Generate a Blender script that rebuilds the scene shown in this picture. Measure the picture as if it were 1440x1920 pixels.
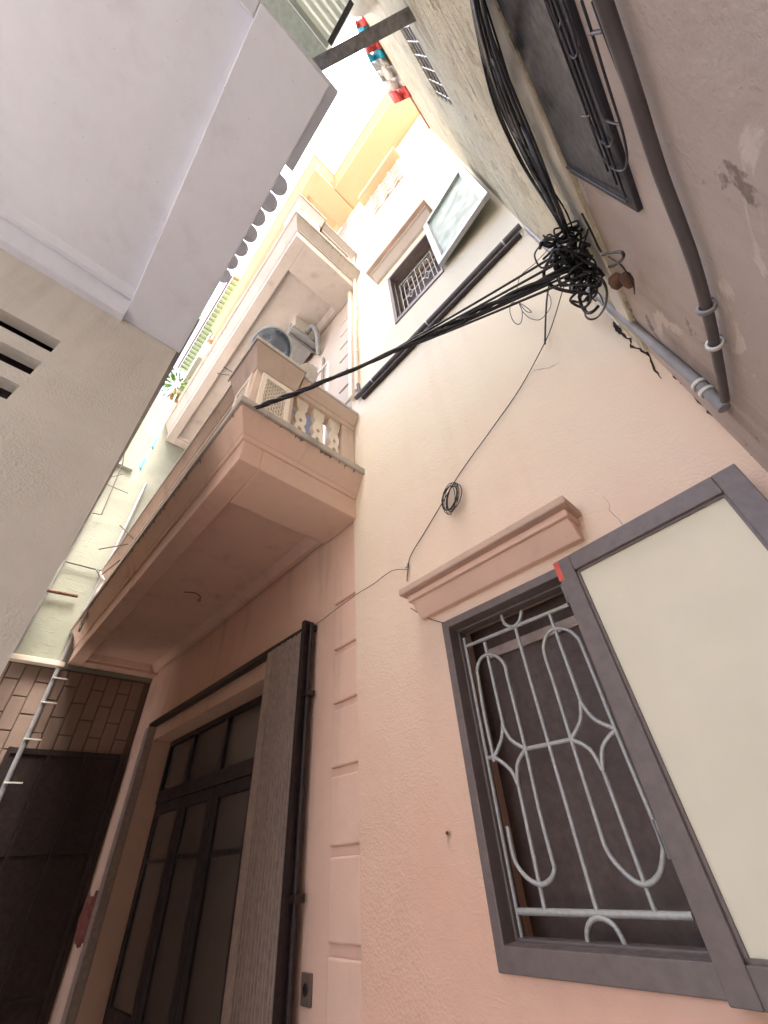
import bpy, bmesh, math, random
from mathutils import Vector, Matrix
random.seed(7)
SC = bpy.context.scene
COL = SC.collection
for o in list(bpy.data.objects):
    bpy.data.objects.remove(o)

# ------------------------------------------------------------------ camera, sky, sun, exposure
ZC = 1.5                       # eye height; all builder coordinates below are relative to the eye
RX = Vector((0.67572939, -0.50879402, -0.5334027))     # world axes seen in picture coordinates
RY = Vector((0.73458371, 0.40445266, 0.54479796))
RZ = Vector((-0.0614538, -0.75996493, 0.64705234))
FPX = 753.94
cam_d = bpy.data.cameras.new('camera'); cam = bpy.data.objects.new('camera', cam_d); COL.objects.link(cam)
cam.matrix_world = Matrix(((RX[0], -RX[1], -RX[2], 0), (RY[0], -RY[1], -RY[2], 0), (RZ[0], -RZ[1], -RZ[2], ZC), (0, 0, 0, 1)))
cam_d.sensor_fit = 'HORIZONTAL'; cam_d.sensor_width = 36; cam_d.lens = FPX / 1440 * 36
cam_d.clip_start = 0.02; cam_d.clip_end = 500
SC.camera = cam

SUN_EL, SUN_AZ = math.radians(66), math.radians(100)     # azimuth clockwise from +Y
w = bpy.data.worlds.new('World'); SC.world = w; w.use_nodes = True
nt = w.node_tree
sky = nt.nodes.new('ShaderNodeTexSky'); sky.sky_type = 'NISHITA'; sky.sun_disc = False
sky.sun_elevation = SUN_EL; sky.sun_rotation = SUN_AZ
sky.air_density = .8; sky.dust_density = 8.0; sky.ozone_density = 0.2
bgn = nt.nodes['Background']; nt.links.new(sky.outputs[0], bgn.inputs[0]); bgn.inputs[1].default_value = 0.15
sun_d = bpy.data.lights.new('sun', 'SUN'); sun = bpy.data.objects.new('sun', sun_d); COL.objects.link(sun)
sun_d.energy = .6; sun_d.angle = math.radians(14); sun_d.color = (1.0, 0.95, 0.86)
sdir = Vector((math.sin(SUN_AZ) * math.cos(SUN_EL), math.cos(SUN_AZ) * math.cos(SUN_EL), math.sin(SUN_EL)))
sun.rotation_euler = sdir.to_track_quat('Z', 'Y').to_euler(); sun.location = (0, 0, 30)
SC.view_settings.view_transform = 'Standard'; SC.view_settings.look = 'None'
SC.view_settings.gamma = 1; SC.view_settings.use_curve_mapping = False
SC.view_settings.exposure = 2.9
SC.cycles.use_denoising = True
SC.cycles.max_bounces = 9; SC.cycles.diffuse_bounces = 7; SC.cycles.glossy_bounces = 3; SC.cycles.transmission_bounces = 4
SC.cycles.caustics_reflective = False; SC.cycles.caustics_refractive = False

# ------------------------------------------------------------------ pixel -> place
def ray(u, v):
    p = Vector((u - 720, v - 960, FPX)); return Vector((RX.dot(p), RY.dot(p), RZ.dot(p)))
def onY(u, v, Y): r = ray(u, v); return r * (Y / r.y)
def onX(u, v, X): r = ray(u, v); return r * (X / r.x)
def onZ(u, v, Z): r = ray(u, v); return r * (Z / r.z)
D = 1.4                         # facade plane
WT, WX = 0.085, 0.187           # right wall: x = WX + (D - y) * WT
def onW(u, v, off=0.0):
    r = ray(u, v); s = (WX - off + D * WT) / (r.x + r.y * WT); return r * s
def wallx(y, off=0.0): return WX - off + (D - y) * WT

# ------------------------------------------------------------------ materials
MATS = {}
def nodes(name):
    m = bpy.data.materials.new(name); m.use_nodes = True
    return m, m.node_tree, m.node_tree.nodes['Principled BSDF']
def N(t, typ, **kw):
    n = t.nodes.new(typ)
    for k, v in kw.items():
        if k.startswith('i_'):
            n.inputs[k[2:].replace('_', ' ')].default_value = v
        else: setattr(n, k, v)
    return n
def mixc(t, fac, a, b, mode='MIX'):
    n = t.nodes.new('ShaderNodeMix'); n.data_type = 'RGBA'; n.blend_type = mode
    for i, x in ((0, fac), (6, a), (7, b)):
        if hasattr(x, 'is_linked') or hasattr(x, 'links'): t.links.new(x, n.inputs[i])
        elif i == 0: n.inputs[0].default_value = x
        else: n.inputs[i].default_value = (*x, 1)
    return n.outputs[2]
def ramp(t, src, p0, p1, v0=0, v1=1):
    n = t.nodes.new('ShaderNodeMapRange'); t.links.new(src, n.inputs[0])
    n.inputs[1].default_value = p0; n.inputs[2].default_value = p1; n.inputs[3].default_value = v0; n.inputs[4].default_value = v1
    return n.outputs[0]
def pos(t, scale=(1, 1, 1), rot=(0, 0, 0)):
    g = t.nodes.new('ShaderNodeNewGeometry'); mp = t.nodes.new('ShaderNodeMapping')
    mp.inputs['Scale'].default_value = scale; mp.inputs['Rotation'].default_value = rot
    t.links.new(g.outputs['Position'], mp.inputs[0]); return mp.outputs[0]
def noise(t, vec, scale, detail=4, rough=.55, dist=0):
    n = N(t, 'ShaderNodeTexNoise'); n.inputs['Scale'].default_value = scale; n.inputs['Detail'].default_value = detail
    n.inputs['Roughness'].default_value = rough; n.inputs['Distortion'].default_value = dist
    t.links.new(vec, n.inputs['Vector']); return n.outputs[0]
def math_n(t, op, a, b=None):
    n = t.nodes.new('ShaderNodeMath'); n.operation = op
    for i, x in ((0, a), (1, b)):
        if x is None: continue
        if hasattr(x, 'links'): t.links.new(x, n.inputs[i])
        else: n.inputs[i].default_value = x
    return n.outputs[0]

def plaster(name, c, c2=None, dirt=(.25, .2, .16), dirt_amt=.35, bump=.25, fine=90., coarse=9., rough=.9, scratch=.0, patch=0.0, dist=.012, light_tint=None, bz=(2.0, 4.5), peel=None):
    m, t, b = nodes(name)
    c2 = c2 or tuple(x * .88 for x in c)
    p = pos(t)
    big = noise(t, p, 1.6, 5, .6, .4)
    col = mixc(t, ramp(t, big, .35, .68), c, c2)
    mid = noise(t, p, 14, 6, .65)
    col = mixc(t, ramp(t, mid, .45, .8, 0, .3), col, tuple(x * .84 for x in c))
    if light_tint:                                   # hue shift with height, painting in the changing light up the walls
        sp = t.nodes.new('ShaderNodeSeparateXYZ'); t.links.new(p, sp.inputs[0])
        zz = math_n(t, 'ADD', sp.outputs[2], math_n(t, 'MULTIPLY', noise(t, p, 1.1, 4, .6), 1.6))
        col = mixc(t, ramp(t, zz, *bz), col, light_tint)
    streak = noise(t, pos(t, (7, 7, .55)), 1.0, 5, .6, .2)
    grime = math_n(t, 'MULTIPLY', ramp(t, streak, .52, .8), ramp(t, big, .4, .7))
    col = mixc(t, math_n(t, 'MULTIPLY', grime, dirt_amt), col, dirt)
    spots = noise(t, p, 55, 2, .5)
    col = mixc(t, ramp(t, spots, .72, .8, 0, .35), col, dirt)
    if peel:
        pk = noise(t, p, peel[1], 7, .62, .8); col = mixc(t, ramp(t, pk, peel[2], peel[2] + .025, 0, .75), col, peel[0])
        pk2 = noise(t, pos(t, (1.3, 1, 1), (.4, .2, 0)), peel[1] * 2.3, 6, .6, .5); col = mixc(t, ramp(t, pk2, .66, .69, 0, .7), col, dirt)
    t.links.new(col, b.inputs['Base Color'])
    b.inputs['Roughness'].default_value = rough
    b.inputs['Specular IOR Level'].default_value = .25
    f = noise(t, p, fine, 5, .6)
    k = noise(t, p, coarse, 4, .6, .6)
    h = math_n(t, 'ADD', math_n(t, 'MULTIPLY', f, .35), math_n(t, 'MULTIPLY', k, .8))
    if scratch:
        s = noise(t, pos(t, (5, 5, 38), (0, math.radians(14), 0)), 1.0, 4, .7, .5)
        h = math_n(t, 'ADD', h, math_n(t, 'MULTIPLY', ramp(t, s, .58, .74), scratch))
    if patch:
        v = N(t, 'ShaderNodeTexVoronoi'); v.inputs['Scale'].default_value = 95; t.links.new(pos(t, (1, 1, 1)), v.inputs['Vector'])
        pm = ramp(t, noise(t, p, 2.3, 3), .46, .6)
        h = math_n(t, 'ADD', h, math_n(t, 'MULTIPLY', math_n(t, 'MULTIPLY', v.outputs[0], pm), patch))
    bm_ = N(t, 'ShaderNodeBump'); bm_.inputs['Strength'].default_value = bump; bm_.inputs['Distance'].default_value = dist
    t.links.new(h, bm_.inputs['Height']); t.links.new(bm_.outputs[0], b.inputs['Normal'])
    MATS[name] = m; return m
def solid(name, c, rough=.5, metal=0., var=.12, bump=.0, scale=30., spec=.5, trans=0.):
    m, t, b = nodes(name)
    p = pos(t)
    n = noise(t, p, scale, 5, .6)
    col = mixc(t, ramp(t, n, .35, .7), c, tuple(max(0, x * (1 - 2.2 * var)) for x in c))
    t.links.new(col, b.inputs['Base Color'])
    if 'glass' in name: b.inputs['Roughness'].default_value = rough
    else: t.links.new(ramp(t, noise(t, p, scale * 1.7, 4), .3, .7, max(0, rough - .1), min(1, rough + .12)), b.inputs['Roughness'])
    b.inputs['Metallic'].default_value = metal; b.inputs['Specular IOR Level'].default_value = spec
    if trans: b.inputs['Transmission Weight'].default_value = trans
    if bump:
        q = N(t, 'ShaderNodeBump'); q.inputs['Strength'].default_value = bump; q.inputs['Distance'].default_value = .006
        t.links.new(n, q.inputs['Height']); t.links.new(q.outputs[0], b.inputs['Normal'])
    MATS[name] = m; return m

plaster('peach', (.80, .52, .395), (.77, .48, .355), dirt=(.45, .3, .2), dirt_amt=.3, bump=.32, fine=130, coarse=14, scratch=.3, patch=.5, light_tint=(.82, .755, .62))
plaster('peach_smooth', (.80, .56, .45), (.75, .515, .41), dirt=(.26, .17, .13), dirt_amt=.75, bump=.16, light_tint=(.52, .455, .41), bz=(3.8, 5.5))  # upper tint is darker, painted to hold down the strong light there
plaster('peach_dirty', (.64, .51, .43), (.55, .43, .36), dirt=(.16, .12, .1), dirt_amt=.9, bump=.25)
plaster('grey_peach', (.50, .45, .42), (.44, .39, .365), dirt=(.2, .16, .14), dirt_amt=.6, bump=.2)
plaster('yellow', (.62, .49, .31), (.60, .465, .28), dirt=(.4, .3, .2), dirt_amt=.2, bump=.1)
plaster('lip_concrete', (.50, .45, .40), (.36, .32, .29), dirt=(.08, .07, .06), dirt_amt=.9, bump=.35, fine=60)
plaster('hood_top', (.60, .43, .34), (.42, .32, .26), dirt=(.12, .09, .08), dirt_amt=.9, bump=.4, fine=60)
plaster('pale_band', (.85, .82, .72), (.78, .74, .63), dirt=(.3, .26, .2), dirt_amt=.5, bump=.3)
plaster('grey_plaster', (.68, .65, .59), (.61, .58, .53), dirt=(.2, .18, .16), dirt_amt=.45, bump=.3, patch=.9)
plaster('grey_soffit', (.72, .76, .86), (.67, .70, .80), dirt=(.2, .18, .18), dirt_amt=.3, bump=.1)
plaster('raw_render', (.78, .74, .58), (.66, .61, .46), dirt=(.2, .17, .12), dirt_amt=.7, bump=1.0, coarse=18, scratch=2.2, dist=.035, peel=((.55, .49, .37), 3.4, .6))
plaster('brown_render', (.54, .48, .44), (.42, .35, .31), dirt=(.14, .1, .09), dirt_amt=1.0, bump=.6, coarse=5, peel=((.64, .58, .52), 2.6, .56))
plaster('pale_end', (.31, .325, .27), (.25, .265, .22), dirt=(.3, .28, .24), dirt_amt=.5, bump=.5, scratch=.8)
plaster('block', (.30, .225, .185), (.24, .17, .14), dirt=(.15, .1, .08), dirt_amt=.5, bump=.35, fine=70)
plaster('mortar', (.16, .12, .10), bump=.3)
plaster('concrete_ground', (.45, .41, .37), (.39, .36, .32), bump=.4)
plaster('ornament_white', (.78, .70, .60), (.70, .62, .53), dirt=(.3, .24, .2), dirt_amt=.5, bump=.15)
solid('frame_brown', (.185, .15, .14), .42, 0, .1, .1)
solid('window_dark', (.125, .085, .075), .5, 0, .2)
solid('grille_paint', (.50, .50, .48), .45, .2, .1, .15, 80)
solid('sash_silver', (.42, .42, .42), .4, .3, .08)
solid('frosted', (.86, .80, .62), .55, 0, .03, 0, 4, .4, .1)
solid('frosted_green', (.20, .31, .21), .4, 0, .06, 0, 6, .5, .25)
solid('gate_brown', (.50, .40, .36), .5, .15, .12, .1)
solid('rail_dark', (.045, .03, .03), .45, .3, .2)
solid('door_wood', (.028, .021, .027), .4, 0, .12, .1, 12)
solid('door_glass', (.13, .105, .095), .22, 0, .06, 0, 3, .7)
solid('cable', (.014, .014, .017), .5, 0, .2)
solid('cable_blue', (.03, .032, .045), .5, 0, .2)
solid('pvc_grey', (.30, .30, .31), .4, 0, .1, .05, 12)
solid('pvc_dark', (.11, .10, .105), .42, 0, .15, .05, 12)
solid('pvc_white', (.74, .74, .72), .4, 0, .06)
solid('steel', (.24, .235, .235), .5, .4, .25, .1)
solid('ornate_steel', (.05, .05, .066), .38, .4, .1, .08, 25)
solid('zinc', (.46, .50, .45), .5, .3, .12, .1, 6)
solid('rafter', (.05, .05, .055), .5, .3, .2)
solid('green_paint', (.48, .56, .52), .5, 0, .12)
solid('basin_metal', (.30, .36, .42), .3, .75, .12, 0, 5)
solid('bowl_white', (.72, .70, .64), .35, 0, .06)
solid('appliance', (.62, .60, .55), .5, 0, .1)
solid('rubber', (.03, .03, .03), .6)
solid('red_tape', (.75, .12, .08), .5)
solid('cyan', (.02, .55, .62), .4)
solid('tarp_white', (.80, .78, .76), .5, 0, .08)
solid('tarp_red', (.75, .10, .09), .5)
solid('tarp_blue', (.03, .42, .60), .5)
solid('brick_red', (.42, .20, .12), .85, 0, .2, .3)
solid('leaf', (.16, .30, .04), .55, 0, .3)
solid('orange', (.80, .22, .05), .5)
solid('rust', (.16, .08, .05), .8, 0, .25, .2)
solid('crack_dark', (.035, .025, .02), .95)
solid('runoff', (.34, .24, .19), .9, 0, .3)
solid('socket', (.17, .12, .10), .4)
solid('red_cloth', (.32, .10, .08), .8, 0, .25)
solid('roof_sheet', (.42, .40, .40), .6, .1, .15, .1, 8)
def translucent(name, c, k=.6):
    m, t, b = nodes(name); b.inputs['Base Color'].default_value = (*c, 1); b.inputs['Roughness'].default_value = .6
    tr = t.nodes.new('ShaderNodeBsdfTranslucent'); tr.inputs[0].default_value = (*c, 1)
    mx = t.nodes.new('ShaderNodeMixShader'); mx.inputs[0].default_value = k
    t.links.new(b.outputs[0], mx.inputs[1]); t.links.new(tr.outputs[0], mx.inputs[2])
    t.links.new(mx.outputs[0], t.nodes['Material Output'].inputs['Surface']); MATS[name] = m
translucent('clear_sheet', (.86, .87, .80), .75)
solid('tin_green', (.28, .36, .24), .5, .1, .12)

# ------------------------------------------------------------------ mesh helpers
def base_of(o):
    v = Vector((0, 0, 0))
    while o is not None: v = v + o.location; o = o.parent
    return v
def catmull(pts, k=5):
    pts = [Vector(p) for p in pts]
    if len(pts) < 3: return pts
    out = []
    for i in range(len(pts) - 1):
        p0 = pts[max(i - 1, 0)]; p1 = pts[i]; p2 = pts[i + 1]; p3 = pts[min(i + 2, len(pts) - 1)]
        for j in range(k):
            t = j / k
            out.append(.5 * ((2 * p1) + (p2 - p0) * t + (2 * p0 - 5 * p1 + 4 * p2 - p3) * t * t + (3 * p1 - p0 - 3 * p2 + p3) * t ** 3))
    out.append(pts[-1]); return out
class MB:
    def __init__(s): s.v = []; s.f = []; s.sm = []
    def add(s, vs, fs, smooth=False):
        n = len(s.v); s.v += [Vector(x) for x in vs]
        for f in fs: s.f.append([n + i for i in f]); s.sm.append(smooth)
        return s
    def box(s, x0, x1, y0, y1, z0, z1):
        return s.frus(x0, x1, y0, y1, z0, x0, x1, y0, y1, z1)
    def frus(s, a0, a1, b0, b1, z0, c0, c1, d0, d1, z1):
        return s.add([(a0, b0, z0), (a1, b0, z0), (a1, b1, z0), (a0, b1, z0), (c0, d0, z1), (c1, d0, z1), (c1, d1, z1), (c0, d1, z1)],
                     [(0, 3, 2, 1), (4, 5, 6, 7), (0, 1, 5, 4), (1, 2, 6, 5), (2, 3, 7, 6), (3, 0, 4, 7)])
    def hexa(s, q, d):
        """a slab: quad q (4 points, outward order) pushed back by vector d"""
        q = [Vector(p) for p in q]; d = Vector(d)
        return s.add(q + [p + d for p in q], [(0, 1, 2, 3), (7, 6, 5, 4), (0, 4, 5, 1), (1, 5, 6, 2), (2, 6, 7, 3), (3, 7, 4, 0)])
    def bar(s, a, b, w_, h_, up=(0, 0, 1)):
        a = Vector(a); b = Vector(b); d = (b - a).normalized(); sd = d.cross(Vector(up))
        if sd.length < 1e-4: sd = d.cross(Vector((0, 1, 0)))
        sd = sd.normalized() * w_ / 2; u = sd.normalized().cross(d) * h_ / 2
        vs = [a - sd - u, a + sd - u, a + sd + u, a - sd + u, b - sd - u, b + sd - u, b + sd + u, b - sd + u]
        return s.add(vs, [(0, 3, 2, 1), (4, 5, 6, 7), (0, 1, 5, 4), (1, 2, 6, 5), (2, 3, 7, 6), (3, 0, 4, 7)])
    def tube(s, pts, r, n=8, smooth_pts=0, closed=False, cap=True):
        pts = catmull(pts, smooth_pts) if smooth_pts else [Vector(p) for p in pts]
        m = len(pts); rings = []; prev = None
        for i, p in enumerate(pts):
            if closed: t = pts[(i + 1) % m] - pts[i - 1]
            else: t = pts[min(i + 1, m - 1)] - pts[max(i - 1, 0)]
            t = t.normalized() if t.length > 1e-9 else Vector((0, 0, 1))
            if prev is None:
                a = Vector((0, 0, 1)) if abs(t.z) < .9 else Vector((1, 0, 0)); u = (a - t * a.dot(t)).normalized()
            else:
                u = prev - t * prev.dot(t); u = u.normalized() if u.length > 1e-6 else prev
            prev = u; w2 = t.cross(u)
            rr = r(i / (m - 1)) if callable(r) else r
            rings.append([p + (u * math.cos(2 * math.pi * k / n) + w2 * math.sin(2 * math.pi * k / n)) * rr for k in range(n)])
        vs = [q for ring in rings for q in ring]; fs = []
        for i in range(m if closed else m - 1):
            j = (i + 1) % m
            for k in range(n): fs.append((i * n + k, i * n + (k + 1) % n, j * n + (k + 1) % n, j * n + k))
        s.add(vs, fs, True)
        if cap and not closed:
            s.add(rings[0], [tuple(reversed(range(n)))]); s.add(rings[-1], [tuple(range(n))])
        return s
    def lathe(s, prof, c, axis=(0, 0, 1), n=20):
        ax = Vector(axis).normalized(); a = Vector((0, 0, 1)) if abs(ax.z) < .9 else Vector((1, 0, 0))
        u = (a - ax * a.dot(ax)).normalized(); w2 = ax.cross(u); c = Vector(c); vs = []; fs = []
        for r, h in prof:
            for k in range(n): vs.append(c + ax * h + (u * math.cos(2 * math.pi * k / n) + w2 * math.sin(2 * math.pi * k / n)) * r)
        for i in range(len(prof) - 1):
            for k in range(n): fs.append((i * n + k, i * n + (k + 1) % n, (i + 1) * n + (k + 1) % n, (i + 1) * n + k))
        return s.add(vs, fs, True)
    def prism(s, poly, d):
        """closed planar polygon (3D points) swept by vector d"""
        n = len(poly); d = Vector(d); p = [Vector(q) for q in poly]
        return s.add(p + [q + d for q in p], [tuple(reversed(range(n))), tuple(range(n, 2 * n))] + [(i, (i + 1) % n, n + (i + 1) % n, n + i) for i in range(n)])
    def plate(s, axis, at, thick, u0, u1, v0, v1, holes):
        """wall sheet with rectangular holes; axis 'y': u=x v=z, front at y=at, back at at+thick; axis 'x': u=y v=z"""
        us = sorted({u0, u1, *[h[0] for h in holes], *[h[1] for h in holes]}); vs = sorted({v0, v1, *[h[2] for h in holes], *[h[3] for h in holes]})
        us = [x for x in us if u0 <= x <= u1]; vs = [x for x in vs if v0 <= x <= v1]
        P = (lambda u, v, k: (u, at + k * thick, v)) if axis == 'y' else (lambda u, v, k: (at + k * thick, u, v))
        inh = lambda a, b: any(h[0] < a < h[1] and h[2] < b < h[3] for h in holes)
        nu, nv = len(us) - 1, len(vs) - 1
        full = [[not inh((us[i] + us[i + 1]) / 2, (vs[j] + vs[j + 1]) / 2) for j in range(nv)] for i in range(nu)]
        idx = {}; V = []; F = []
        def vid(i, j, k):
            if (i, j, k) not in idx: idx[(i, j, k)] = len(V); V.append(P(us[i], vs[j], k))
            return idx[(i, j, k)]
        for i in range(nu):
            for j in range(nv):
                if not full[i][j]: continue
                for k in (0, 1):
                    q = (vid(i, j, k), vid(i + 1, j, k), vid(i + 1, j + 1, k), vid(i, j + 1, k)); F.append(q if k == 0 else q[::-1])
                for (di, dj, a, b) in ((-1, 0, (i, j), (i, j + 1)), (1, 0, (i + 1, j + 1), (i + 1, j)), (0, -1, (i + 1, j), (i, j)), (0, 1, (i, j + 1), (i + 1, j + 1))):
                    ii, jj = i + di, j + dj
                    if 0 <= ii < nu and 0 <= jj < nv and full[ii][jj]: continue
                    F.append((vid(*a, 0), vid(*b, 0), vid(*b, 1), vid(*a, 1)))
        return s.add(V, F)
    def build(s, name, mat, parent=None, origin=None, bevel=0.0):
        if origin is None:
            if parent is not None: origin = base_of(parent) - Vector((0, 0, ZC))
            else:
                xs = [v.x for v in s.v]; ys = [v.y for v in s.v]; zs = [v.z for v in s.v]
                origin = Vector(((min(xs) + max(xs)) / 2, (min(ys) + max(ys)) / 2, min(zs)))
        origin = Vector(origin)
        me = bpy.data.meshes.new(name); me.from_pydata([tuple(v - origin) for v in s.v], [], s.f)
        bm = bmesh.new(); bm.from_mesh(me); bmesh.ops.recalc_face_normals(bm, faces=bm.faces); bm.to_mesh(me); bm.free()
        me.polygons.foreach_set('use_smooth', s.sm)
        me.materials.append(MATS[mat]); me.update()
        o = bpy.data.objects.new(name, me); COL.objects.link(o)
        wpos = origin + Vector((0, 0, ZC))
        if parent is not None: o.parent = parent; o.location = wpos - base_of(parent)
        else: o.location = wpos
        if bevel:
            b = o.modifiers.new('bevel', 'BEVEL'); b.width = bevel; b.segments = 2; b.limit_method = 'ANGLE'; b.angle_limit = math.radians(35)
        return o
def tag(o, label, cat, group=None, kind=None):
    if label: o['label'] = label
    if cat: o['category'] = cat
    if group: o['group'] = group
    if kind: o['kind'] = kind
    return o
def thing(name, loc, label, cat, group=None):
    o = bpy.data.objects.new(name, None); COL.objects.link(o); o.empty_display_size = .1
    o.location = Vector(loc) + Vector((0, 0, ZC)); return tag(o, label, cat, group)
def clone(o, rel_origin, parent, name=None):
    c = o.copy(); COL.objects.link(c); c.parent = parent
    c.location = Vector(rel_origin) + Vector((0, 0, ZC)) - base_of(parent)
    if name: c.name = name
    return c
GZ = -ZC                        # ground level

# ------------------------------------------------------------------ setting
g = MB().box(-60, 60, -60, 60, GZ - .3, GZ).build('ground', 'concrete_ground'); g['kind'] = 'structure'

# ================================================================== the peach house
house = thing('townhouse', (-2.7, 2.6, GZ), 'tall peach plastered townhouse with balconies, a barred window and quoined corner', 'house')
XL, XQ, XR = -5.55, -1.67, 0.34
TOP = 9.287
LW = (-1.055, -.46, -.277, .783)          # lower window hole x0 x1 z0 z1
UW = (-1.025, -.43, 3.70, 4.76)
VENT = (-1.07, -.42, 7.35, 8.45)
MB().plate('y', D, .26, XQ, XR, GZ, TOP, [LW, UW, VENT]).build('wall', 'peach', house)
DO = (-4.87, -2.30, GZ, 1.01)             # door opening in the set-back front
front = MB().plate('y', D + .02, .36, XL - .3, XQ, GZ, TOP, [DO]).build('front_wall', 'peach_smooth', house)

# quoin blocks up the corner, with recessed joints between them
zq = -1.42; proto = None
k = 0
zs = [-.29 + .2965 * i for i in range(-4, 33)]
for z0 in zs:
    if z0 < GZ: continue
    if (1.6 < z0 + .15 < 2.25) or (5.3 < z0 + .1 < 6.05): continue
    if proto is None:
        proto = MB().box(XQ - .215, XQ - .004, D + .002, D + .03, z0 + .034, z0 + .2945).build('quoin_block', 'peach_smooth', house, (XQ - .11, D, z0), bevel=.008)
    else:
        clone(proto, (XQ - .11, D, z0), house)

# lower-window hood (stepped moulding)
def hood(name, x0, x1, z0, prj, mat='peach_smooth', top='hood_top'):
    h = MB().frus(x0 + .03, x1 - .03, D - .03, D + .03, z0, x0 + .03, x1 - .03, D - prj * .62, D + .03, z0 + .07)
    h.box(x0 + .02, x1 - .02, D - prj * .74, D + .03, z0 + .07, z0 + .10)
    h = h.build(name, mat, house, bevel=.004)
    MB().box(x0, x1, D - prj, D + .03, z0 + .1, z0 + .135).build('drip_edge', top, h, bevel=.006)
    return h
hood('window_hood', -1.185, -.315, .835, .135)
hood('window_hood', -1.20, -.29, 4.93, .16)

# windows
def tube_poly(mb, pts, r, Y, sm=0):
    mb.tube([(p[0], Y, p[1]) for p in pts], r, 8, sm)
def window(hole, name, scale_detail=True):
    x0, x1, z0, z1 = hole
    fw = .036
    f = MB()
    for yy0, yy1, a in ((D - .012, D + .05, 0), (D + .05, D + .10, .007)):
        f.plate('y', yy0, yy1 - yy0, x0 + .001, x1 - .001, z0 + .001, z1 - .001, [(x0 + fw + a, x1 - .018 - a * .25, z0 + fw + .02 + a, z1 - fw - a)])
    w_ = f.build(name, 'frame_brown', house, bevel=.003)
    MB().box(x0 + .002, x1 - .002, D + .20, D + .23, z0 + .002, z1 - .002).build('dark_room_board', 'window_dark', w_)  # dark board added for the unlit room, also stops light leaks
    MB().box(x0 + .075, x1 - .03, D + .185, D + .199, z1 - .15, z1 - .11).build('lintel_strip', 'gate_brown', w_)
    return w_
win = window(LW, 'window')
# ironwork of the lower window, drawn from its pattern on the plane of the bars
YG = D + .075
def zp(x, y): p = onY(720 + x * .5418, 880 + y * .5418, YG); return (p.x, p.z)
lines = [
    ([zp(280, 615), zp(640, 468)], .0078), ([zp(465, 1530), zp(1070, 1547)], .0090), ([zp(470, 1643), zp(1130, 1692)], .0090),
    ([zp(277, 585), zp(480, 1640)], .0078),
    ([zp(455, 550), zp(738, 1530)], .0072),
    ([zp(348, 598), zp(412, 880)], .0072), ([zp(465, 1090), zp(558, 1528)], .0072),
    ([zp(573, 502), zp(682, 805)], .0072), ([zp(760, 1045), zp(940, 1535)], .0072),
    ([zp(352, 1000), zp(385, 995)], .0072), ([zp(492, 968), zp(650, 935)], .0072)]
curves = [
    [zp(385, 1012), zp(350, 850), zp(330, 730), zp(325, 690), zp(338, 655), zp(365, 641), zp(395, 650), zp(420, 680), zp(432, 730), zp(492, 968), zp(540, 1180), zp(585, 1350), zp(592, 1385), zp(578, 1420), zp(545, 1436), zp(500, 1415), zp(458, 1360), zp(440, 1290), zp(430, 1235)],
    [zp(650, 935), zp(590, 740), zp(560, 650), zp(555, 610), zp(568, 570), zp(595, 552), zp(635, 556), zp(668, 580), zp(690, 620), zp(805, 905), zp(890, 1110), zp(960, 1280), zp(968, 1330), zp(955, 1400), zp(915, 1435), zp(870, 1425), zp(810, 1370), zp(770, 1310), zp(740, 1220), zp(650, 935)],
    [zp(412, 880), zp(410, 930), zp(385, 995)], [zp(412, 880), zp(440, 935), zp(492, 968)], [zp(492, 968), zp(465, 1020), zp(465, 1090)], [zp(385, 995), zp(440, 1040), zp(465, 1090)],
    [zp(682, 805), zp(682, 870), zp(650, 935)], [zp(682, 805), zp(730, 865), zp(805, 900)], [zp(805, 900), zp(760, 960), zp(760, 1045)], [zp(650, 935), zp(715, 970), zp(760, 1045)],
    [zp(408, 505), zp(420, 535), zp(448, 545), zp(470, 525), zp(478, 490)],
    [zp(712, 1655), zp(705, 1600), zp(720, 1562), zp(752, 1552), zp(795, 1575), zp(825, 1620), zp(845, 1668)]]
gr = MB()
tube_poly(gr, lines[0][0], lines[0][1], YG)
gr = gr.build('grille', 'grille_paint', win)
for pts, r in lines[1:]:
    m = MB(); tube_poly(m, pts, r, YG); m.build('grille_bar', 'grille_paint', gr)
for pts in curves:
    m = MB(); tube_poly(m, pts, .0070, YG - .004, 5); m.build('grille_scroll', 'grille_paint', gr)

def sash(hinge_x, hinge_y, wdt, z0, z1, ang, glass, parent, rail=.062, th=.035, mat='frame_brown'):
    ca, sa = math.cos(ang), -math.sin(ang)
    def q(u, d, z): return (hinge_x + ca * u - sa * d * -1 * 0 + (-sa) * d * 0 + (math.sin(ang)) * d * -1, hinge_y + sa * u - ca * d, z)
    m = MB()
    def slab(u0, u1, a0, a1, d0, d1, mb): mb.hexa([q(u0, d1, a0), q(u1, d1, a0), q(u1, d1, a1), q(u0, d1, a1)], Vector(q(u0, d0, a0)) - Vector(q(u0, d1, a0)))
    slab(0, rail, z0, z1, 0, th, m); slab(wdt - rail, wdt, z0, z1, 0, th, m)
    slab(rail, wdt - rail, z0, z0 + rail, 0, th, m); slab(rail, wdt - rail, z1 - rail, z1, 0, th, m)
    s_ = m.build('sash', mat, parent, bevel=.003)
    gm = MB(); slab(rail - .004, wdt - rail + .004, z0 + rail - .004, z1 - rail + .004, .010, .016, gm); gm.build('pane', glass, s_)
    bd = MB()
    for (u0, u1, a0, a1) in ((rail, rail + .008, z0 + rail, z1 - rail), (wdt - rail - .008, wdt - rail, z0 + rail, z1 - rail), (rail, wdt - rail, z0 + rail, z0 + rail + .008), (rail, wdt - rail, z1 - rail - .008, z1 - rail)):
        slab(u0, u1, a0, a1, .016, .024, bd)
    bd.build('glazing_bead', mat, s_)
    return s_, q
sL, qL = sash(-.462, D - .022, .60, -.275, .778, math.radians(5.5), 'frosted', win)
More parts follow.
